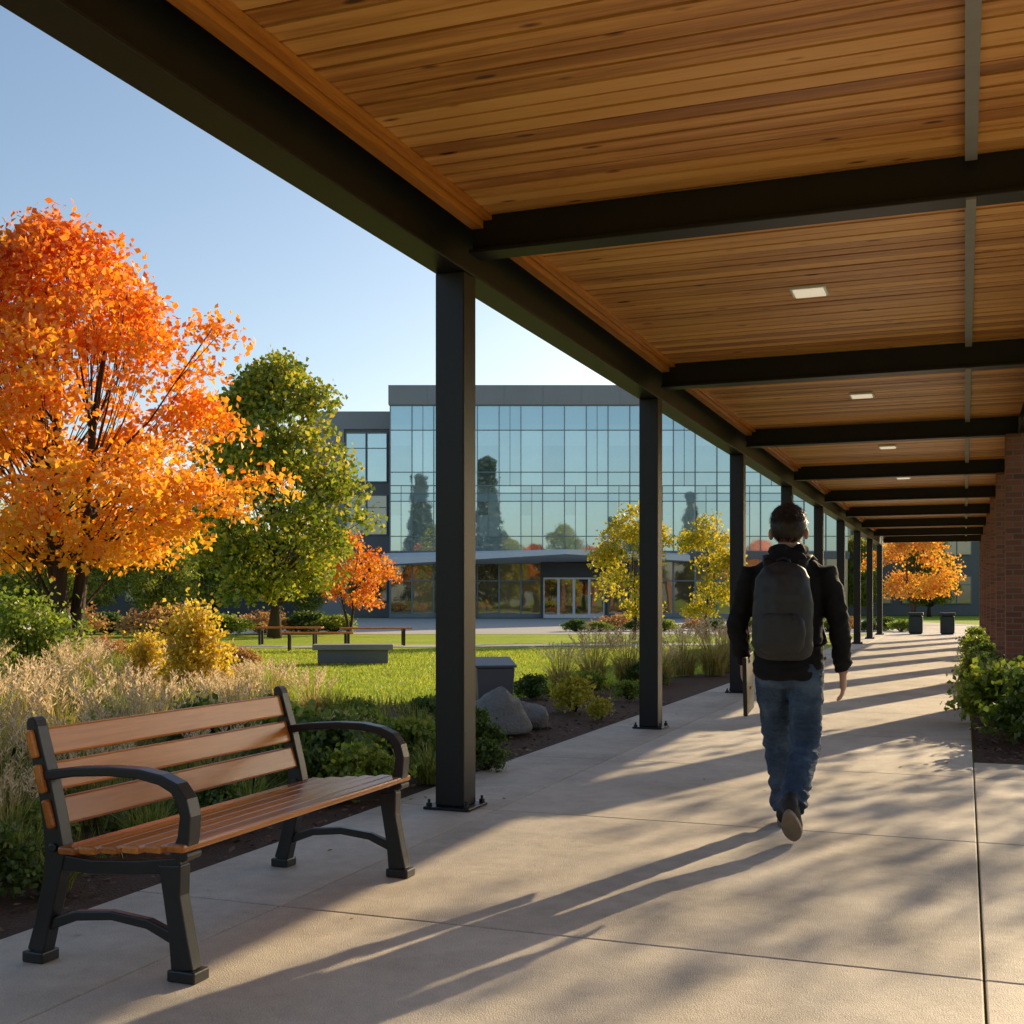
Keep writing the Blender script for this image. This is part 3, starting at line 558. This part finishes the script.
for _ in range(13000):
    f=fs[rr_.randrange(len(fs))]; p=sum((vv[i] for i in f),Vector())/4+Vector((rr_.gauss(0,.003),rr_.gauss(0,.003),rr_.gauss(0,.003)))
    n=(p-HC).normalized(); sw=Vector((rr_.gauss(0,.5),rr_.gauss(0,.35)+.15,rr_.gauss(0,.25)-(.9 if p.z<1.72 else .1))); sw=sw-n*sw.dot(n); k=.18 if p.z<1.69 else .45; d=(n*k*rr_.uniform(.4,1.3)+sw.normalized()*.9).normalized(); l=rr_.uniform(.010,.024 if p.z>1.69 else .015); s=d.cross(n).normalized()*.0013
    b2.add([p-s,p+s,p+d*l],[(0,1,2)])
obj('hair',b2.mesh('hair',['hair'],True),pe)
def wr(co):
    k=.008*mnoise.noise(Vector((co.x*9,co.y*9,co.z*16)))+.005*mnoise.noise(Vector((co.x*22+3,co.y*22,co.z*40)))
    if abs(co.x)>.21 and co.z<1.30: k+=.003*math.sin(co.z*62+co.y*30+6*mnoise.noise(co*12))
    if co.z<.96: k+=.003*math.sin(co.z*110+3*mnoise.noise(co*10))
    return k
b=MB()
b.tube([(0,.0,.840),(0,0,.86),(0,0,.90),(0,0,.98),(0,0,1.10),(0,0,1.24),(0,-.002,1.33),(0,-.006,1.40),(0,-.01,1.460),(0,-.01,1.51)],[(.164,.118),(.178,.13),(.186,.136),(.182,.134),(.178,.130),(.192,.135),(.205,.134),(.194,.120),(.138,.095),(.088,.08)],32,side=S)
b.tube([(-.070,.040,1.515),(-.085,-.02,1.535),(-.062,-.072,1.535),(0,-.095,1.53),(.062,-.072,1.535),(.085,-.02,1.535),(.070,.040,1.515)],[.022,.030,.036,.040,.036,.030,.022],12)
b.ell((0,-.10,1.47),(.12,.05,.065),16)
for s_,e_,w_ in((LS,LE,LW),(RS,RE,RW)):
    w2=lerp(e_,w_,.97); b.tube([lerp(s_,(0,0,1.45),.45),lerp(s_,(0,0,1.40),.02),lerp(s_,e_,.35),lerp(s_,e_,.7),e_,lerp(e_,w_,.35),lerp(e_,w_,.75),lerp(e_,w_,.9),w2],[.070,.072,.068,.061,.057,.056,.050,.041,.037],16)
remesh(b,'hoodie','hoodie',.008,4,wr,pe)
def wj(co):
    k=.007*mnoise.noise(Vector((co.x*10,co.y*10,co.z*9)))+.006*mnoise.noise(Vector((co.x*18,co.y*18,co.z*34)))
    if co.z<.30: k+=.006*math.sin(co.z*95+co.y*20+6*mnoise.noise(co*9))
    if .42<co.z<.56: k+=.004*math.sin(co.z*80+6*mnoise.noise(co*9))
    return k
b=MB(); b.tube([(0,0,.80),(0,0,.86),(0,0,.93),(0,0,1.0)],[(.12,.09),(.172,.12),(.168,.117),(.15,.105)],28,side=S)
for h_,k_,a_ in((LH,LK,LA),(RH,RK,RA)):
    b.tube([lerp(h_,k_,-.05),lerp(h_,k_,.2),lerp(h_,k_,.6),k_,lerp(k_,a_,.35),lerp(k_,a_,.7),lerp(k_,a_,.98)],[(.096,.106),(.097,.106),(.087,.090),(.079,.082),(.077,.081),(.073,.075),(.073,.076)],20,side=S)
remesh(b,'jeans','jeans',.007,3,wj,pe)
def shoe(ank,pitch,lab):
    R_=Matrix.Translation(Vector(ank))@Matrix.Rotation(-pitch,4,'X')
    b=MB(); P=[(0,-.085,-.03),(0,-.07,-.025),(0,-.02,-.015),(0,.04,-.03),(0,.10,-.042),(0,.16,-.052),(0,.19,-.056)]
    b.tube(P,[(.02,.02),(.038,.045),(.043,.055),(.047,.042),(.051,.031),(.045,.022),(.018,.010)],16,side=S)
    b.tube([(0,-.03,-.02),(0,-.03,.045)],[(.042,.05),(.045,.05)],14,side=S)
    b.v=[tuple(R_@Vector(p)) for p in b.v]; remesh(b,'shoe','shoe',.006,3,None,pe)
    b=MB(); n=24; out=[]
    for j in range(n):
        a=2*math.pi*j/n; yy=.052+.142*math.cos(a); wd=.042+.011*max(0,math.sin((yy+.09)/.28*math.pi*.9-.7)); out.append((wd*math.sin(a)*(1 if abs(math.cos(a))<.8 else .9),yy))
    vs=[(x,y,-.066) for x,y in out]+[(x,y,-.09) for x,y in out]; fs=[tuple(range(n)),tuple(range(n,2*n))[::-1]]+[(j,n+j,n+(j+1)%n,(j+1)%n) for j in range(n)]
    b.add(vs,fs); b.v=[tuple(R_@Vector(p)) for p in b.v]; obj('shoe_sole',b.mesh('shoe_sole',['sole']),pe,bevel=.004)
shoe((LA[0],LA[1],.092),-.0,'')
shoe((RA[0],RA[1],RA[2]+.005),.72,'')
bk=root('backpack','dark charcoal backpack worn on the walking person\'s back','backpack',(px,py,0),-TH)
b=MB()
b.tube([(0,-.20,.965),(0,-.205,.98),(0,-.21,1.03),(0,-.218,1.15),(0,-.215,1.29),(0,-.205,1.38),(0,-.192,1.435),(0,-.182,1.46)],[(.10,.045),(.142,.07),(.155,.082),(.157,.086),(.152,.080),(.137,.068),(.105,.05),(.05,.025)],32,side=S)
def wb(co): return .009*mnoise.noise(co*8)+.004*mnoise.noise(co*25)
remesh(b,'bag_body','pack',.007,4,wb,bk)
b=MB(); b.ell((0,-.276,1.10),(.122,.038,.11),40,e=.6); remesh(b,'front_pocket','pack',.007,5,wb,bk)
for sx in(-1,1):
    b=MB(); b.tube([(sx*.070,-.16,1.40),(sx*.085,-.135,1.470),(sx*.105,-.04,1.505),(sx*.117,.05,1.485),(sx*.123,.13,1.40),(sx*.127,.150,1.28),(sx*.155,.13,1.12),(sx*.192,.02,1.04),(sx*.155,-.13,1.02)],[(.030,.010)]*5+[(.026,.007),(.014,.005),(.014,.005),(.014,.005)],10,side=(1,0,.0))
    obj('shoulder_strap',b.mesh('shoulder_strap',['packdark'],True),bk)
b=MB(); b.tube([(-.035,-.18,1.44),(-.03,-.192,1.478),(0,-.197,1.49),(.03,-.192,1.478),(.035,-.18,1.44)],[.007]*5,8); obj('carry_handle',b.mesh('carry_handle',['packdark'],True),bk)
b=MB(); pts=[(.122*math.copysign(abs(math.cos(a))**.6,math.cos(a)),-.270+.02*abs(math.cos(a)),1.20+.18*math.sin(a)**.8) for a in [math.pi*i/24 for i in range(25)]]
b.tube(pts,[.004]*25,6)
b.tube([(.06,-.305,1.20),(.065,-.313,1.165)],[.005,.004],6)
obj('zipper',b.mesh('zipper',['packdark'],True),bk)
b=MB(); b.box(-.009,.009,-.12,.12,-.17,.15); b.box(-.011,.011,-.122,-.10,-.172,.152)
fd=obj('folder',b.mesh('folder',['packdark']),None,bevel=.004); v=Matrix.Rotation(-TH,4,'Z')@Vector((-.234,.115,.82)); fd.location=(px+v.x,py+v.y,v.z); fd.rotation_euler=(.12,0,-TH); tag(fd,'slim dark folder carried in the walking person\'s hand','folder')
# ---------------------------------------------------------------- garden objects
def rock(loc,r,seed,lb):
    b=MB(); b.ell((0,0,0),(1,1,1),40); vs=[]
    for p in b.v:
        q=Vector(p); d=1+.28*mnoise.noise(q*1.3+Vector((seed,0,0)))+.12*mnoise.noise(q*3+Vector((seed,5,0)))+.05*mnoise.noise(q*8+Vector((seed,5,0)))
        vs.append((q.x*d*r[0],q.y*d*r[1],max(-.05,q.z*d*r[2])))
    b.v=vs; o=obj('boulder',b.mesh('boulder',['rock'],True),None,loc,rz=seed); tag(o,lb,'boulder','garden boulders')
rock((-.12,11.3,.08),(.36,.3,.33),1.3,'grey rounded boulder in the mulch beside the walkway'); rock((.15,11.9,.05),(.25,.2,.2),2.9,'small grey boulder in the mulch')
x=-.23;y=14.3; ub=root('utility_box','squat grey metal garden box with sloping lid','utility box',(x,y,0),.2)
b=MB(); b.add([(-.2,-.18,0),(.2,-.18,0),(.2,.18,0),(-.2,.18,0),(-.23,-.2,.46),(.23,-.2,.46),(.23,.2,.54),(-.23,.2,.54)],[(3,2,1,0),(4,5,6,7),(0,1,5,4),(1,2,6,5),(2,3,7,6),(3,0,4,7)]); obj('housing',b.mesh('housing',['panel2']),ub,bevel=.012)
b=MB(); b.add([(-.25,-.22,.465),(.25,-.22,.465),(.25,.22,.55),(-.25,.22,.55),(-.25,-.22,.495),(.25,-.22,.495),(.25,.22,.58),(-.25,.22,.58)],[(3,2,1,0),(4,5,6,7),(0,1,5,4),(1,2,6,5),(2,3,7,6),(3,0,4,7)]); obj('lid',b.mesh('lid',['panel2']),ub,bevel=.008)
ss=root('stone_seat','low grey stone block seat on the lawn','stone seat',(-3.2,24,0),.1)
b=MB(); b.box(-.8,.8,-.3,.3,.27,.38); obj('seat',b.mesh('seat',['stone']),ss,bevel=.015)
b=MB(); b.box(-.7,.7,-.24,.24,0,.27); obj('base',b.mesh('base',['panel2']),ss,bevel=.01)
lb_=root('lawn_bench','backless dark bench beside the lawn path','bench',(-4.9,30,0),.1,'benches on the lawn')
b=MB(); 
for i in range(4): b.box(-.9,.9,-.22+i*.115,-.12+i*.115,.42,.46)
obj('seat',b.mesh('seat',['slat']),lb_,bevel=.004)
for s_ in(-.7,.7):
    b=MB(); b.prof([(s_-.0,0),(s_,.42)],[.03,.03],-.2,-.14); b.prof([(s_,0),(s_,.42)],[.03,.03],.14,.2); b.box(s_-.03,s_+.03,-.14,.14,.36,.41)
    obj('leg',b.mesh('leg',['iron']),lb_)
dup(lb_,(-3.8,33.2,0),.2,1.1); dup(lb_,(-6.4,34,0),.0,1.1)
bl=root('waste_bin','dark teal waste bin standing near the end of the walkway','waste bin',(15.1,44.5,0),-TH,'waste bins near the walkway end')
b=MB(); b.box(-.25,.25,-.25,.25,.04,.66); b.box(-.22,.22,-.22,.22,0,.04); obj('body',b.mesh('body',['bin']),bl,bevel=.02)
b=MB(); b.box(-.27,.27,-.27,.27,.70,.80); b.box(-.2,.2,-.2,.2,.66,.70); obj('lid',b.mesh('lid',['bin']),bl,bevel=.015)
dup(bl,(16.1,44,0),-TH,1.0)
x,y=wk(.3,19.2)
b2_=root('metal_bench','small dark metal bench beside the brick pillars','bench',(x+.1,y,0),-TH)
b=MB(); 
for i in range(5): b.box(-.22+i*.09,-.15+i*.09,-.6,.6,.42,.45)
obj('seat',b.mesh('seat',['iron']),b2_)
for yy in(-.5,.5):
    b=MB(); b.prof([(.2,0),(.18,.42),(.24,.8)],[.025,.025,.02],yy-.025,yy+.025); b.prof([(-.2,0),(-.18,.42)],[.025,.025],yy-.025,yy+.025)
    obj('leg',b.mesh('leg',['iron']),b2_)
b=MB()
for i in range(3): b.box(.2+i*.012,.215+i*.012,-.6,.6,.52+i*.1,.59+i*.1)
obj('backrest',b.mesh('backrest',['iron']),b2_)
# ---------------------------------------------------------------- buildings
gb=root('glass_building','three storey glass-fronted campus building with grey parapet','building',(0,85,0))
X0=-8.7; BW=1.556; NB=21; X1=X0+BW*NB
b=MB(); b.box(X0+.05,X1-.05,.25,22,0,15.2,0); obj('wall',b.mesh('wall',['wall_dark']),gb)
b=MB(); b.box(X0-.1,X1+.1,-.15,22.2,15.2,16.6); 
for i in range(12): b.box(X0-.12+i*2.75,X0-.08+i*2.75,-.17,-.14,15.2,16.6)
obj('parapet',b.mesh('parapet',['panel']),gb)
b=MB(); b.box(X0-.1,X1+.1,-.1,.2,4.2,4.72); obj('floor_band',b.mesh('floor_band',['panel2']),gb)
def win(h,rows,frames,split):
    b=MB(); w=BW
    for (z0,z1,mi) in rows:
        if split and mi==0:
            b.box(.0,w*.5,.02,.06,z0,z1,mi); b.box(w*.5+.001,w,.021,.061,z0,z1,mi)
        else: b.box(.0,w,.02,.06,z0,z1,mi)
    for z in frames: b.box(0,w,-.03,.01,z-.03,z+.03,2)
    b.box(-.03,.03,-.09,.012,0,h,2)
    if split: b.box(w*.5-.018,w*.5+.018,-.03,.009,0,h,2)
    return b.mesh('window',['glass','spandrel','frame'])
wA=win(4.68,[(0,1.1,0),(1.1,3.6,0),(3.6,4.18,1),(4.18,4.68,0)],[.04,1.1,3.6,4.18],False)
wA2=win(4.68,[(0,1.1,0),(1.1,2.6,0),(2.6,3.6,0),(3.6,4.18,1),(4.18,4.68,0)],[.04,1.1,3.6,4.18],True)
wB=win(5.8,[(0,1.0,0),(1.0,2.9,0),(2.9,4.0,0),(4.0,4.4,1),(4.4,5.8,1)],[.04,1.0,4.0,5.75],False)
wB2=win(5.8,[(0,1.0,0),(1.0,4.0,0),(4.0,5.8,1)],[.04,1.0,4.0,5.75],True)
for i in range(NB):
    obj('window',wA if i%2 else wA2,gb,(X0+i*BW,0,4.721)); obj('window',wB2 if i%4==1 else wB,gb,(X0+i*BW,0,9.402))
b=MB(); w=BW*1.0; b.box(0,w,.02,.06,0,4.19,0); b.box(-.06,.06,-.06,.018,0,4.19,1); b.box(.06,w-.06,-.04,.018,2.6,2.68,1); b.box(.06,w-.06,-.04,.018,0,.3,1)
gw=b.mesh('ground_window',['darkglass','frame'])
dx0=2.2; dn=4; dw=1.08
for i in range(NB):
    xx=X0+i*BW
    if xx+w<dx0 or xx>dx0+dn*dw: obj('ground_window',gw,gb,(xx,0,0))
b=MB(); b.box(0,.09,0,.08,0,2.85,0); b.box(dw-.09,dw,0,.08,0,2.85,0); b.box(.09,dw-.09,0,.08,2.73,2.85,0); b.box(.09,dw-.09,0,.08,0,.26,0); b.box(.09,dw-.09,.03,.06,.26,2.73,1); dm=b.mesh('door',['white','darkglass'])
b=MB(); b.tube([(dw-.16,-.05,.95),(dw-.16,-.05,1.5)],[.018,.018],6); hm=b.mesh('handle',['steelgrey'])
for i in range(dn):
    d=obj('door',dm,gb,(dx0+i*dw,-1.2,0)); obj('handle',hm,d)
b=MB(); b.box(dx0-.15,dx0,-1.25,.2,0,3.9); b.box(dx0+dn*dw,dx0+dn*dw+.15,-1.25,.2,0,3.9); b.box(dx0,dx0+dn*dw,-1.22,.2,2.86,3.9); obj('entrance_surround',b.mesh('entrance_surround',['wall_dark']),gb)
b=MB(); b.add([(-9.2,-1.0,3.75),(3.6,-6.5,4.3),(12.5,-1.5,4.0),(12.5,-.12,4.0),(-9.2,-.12,3.75),(-9.2,-1.0,4.25),(3.6,-6.5,4.62),(12.5,-1.5,4.4),(12.5,-.12,4.6),(-9.2,-.12,4.6)],[(0,1,2,3,4)[::-1],(5,6,7,8,9),(0,1,6,5),(1,2,7,6),(2,3,8,7),(3,4,9,8),(4,0,5,9)]); obj('entrance_canopy',b.mesh('entrance_canopy',['white']),gb)
for (cx,cy) in[(-3.5,-2.4),(8.6,-2.4)]:
    b=MB(); b.tube([(cx,cy,0),(cx,cy,4.0)],[.13,.13],12); obj('support',b.mesh('support',['wall_dark']),gb)
b=MB(); b.box(-5.2,-2.6,-.3,-.09,0,3.9); obj('entrance_wall',b.mesh('entrance_wall',['wall_dark']),gb)
def plainwin(w,h,n,mat='glass'):
    b=MB(); b.box(0,w,0,.05,0,h,0)
    for i in range(n+1): b.box(i*w/n-.03,i*w/n+.03,-.06,-.001,0,h,1)
    b.box(0,w,-.055,-.002,-.04,.04,1); b.box(0,w,-.055,-.002,h-.04,h+.04,1); b.box(0,w,-.054,-.003,h*.68,h*.68+.06,1)
    return b.mesh('window',[mat,'frame'])
lw=root('grey_building_wing','grey panelled three storey building wing with tall windows','building',(0,88,0))
b=MB(); b.box(-15,-8.95,0,18,0,13.9); obj('wall',b.mesh('wall',['panel2']),lw)
b=MB(); b.box(-15.1,-8.9,-.12,18.1,13.9,15.2); b.box(-15.05,-12.4,-.1,-.01,0,13.9); obj('parapet',b.mesh('parapet',['panel']),lw)
pw=plainwin(1.45,3.6,1); pw2=plainwin(1.45,2.9,1,'darkglass')
for i in range(2):
    obj('window',pw,lw,(-12.25+i*1.55,-.08,10)); obj('window',pw2,lw,(-12.25+i*1.55,-.08,6.1)); obj('window',pw2,lw,(-12.25+i*1.55,-.08,1.2))
lo=root('low_building','low dark grey building behind the trees','building',(0,90,0))
b=MB(); b.box(-60,-15.1,0,16,0,5.6); obj('wall',b.mesh('wall',['wall_dark']),lo)
b=MB(); b.box(-60.1,-15.05,-.15,16.1,5.6,6.1); obj('roof',b.mesh('roof',['panel2']),lo)
pw3=plainwin(2.4,2.2,2,'darkglass')
for i in range(13): obj('window',pw3,lo,(-58+i*3.2,-.08,1.2))
ro=root('office_building','distant two storey grey office building with window bands','building',(0,98,0))
b=MB(); b.box(24.5,60,0,16,0,9); obj('wall',b.mesh('wall',['panel2']),ro)
b=MB(); b.box(24.4,60.1,-.15,16.1,9,9.6); obj('roof',b.mesh('roof',['wall_dark']),ro)
for i in range(10):
    for z in(1,5): obj('window',pw3,ro,(25.5+i*3.3,-.08,z))
# ---------------------------------------------------------------- light
EL=math.radians(18.5); AZ=math.radians(39)
w=bpy.data.worlds.new('World'); bpy.context.scene.world=w; w.use_nodes=True; nt=w.node_tree
sk=nt.nodes.new('ShaderNodeTexSky'); sk.sky_type='NISHITA'; sk.sun_disc=False; sk.sun_elevation=EL; sk.sun_rotation=AZ; sk.air_density=1.0; sk.dust_density=1.2; sk.ozone_density=1.3
nt.links.new(sk.outputs[0],nt.nodes['Background'].inputs[0]); nt.nodes['Background'].inputs[1].default_value=.17
sd=bpy.data.lights.new('sun','SUN'); sd.energy=7.2; sd.angle=math.radians(.5); sd.color=(1,.78,.49); so=bpy.data.objects.new('sun',sd); C.objects.link(so)
dirv=Vector((math.sin(AZ)*math.cos(EL),math.cos(AZ)*math.cos(EL),math.sin(EL))); so.rotation_euler=dirv.to_track_quat('Z','Y').to_euler(); so.location=(20,20,20)
cd=bpy.data.cameras.new('camera'); cd.sensor_width=36; cd.lens=1190/1024*36; cd.shift_y=88/1024; cd.clip_end=6000; cd.clip_start=.05
co=bpy.data.objects.new('camera',cd); C.objects.link(co); co.location=(0,0,1.27); co.rotation_euler=(math.radians(90),0,0); bpy.context.scene.camera=co
vs=bpy.context.scene.view_settings; vs.view_transform='Standard'; vs.look='None'; vs.exposure=0
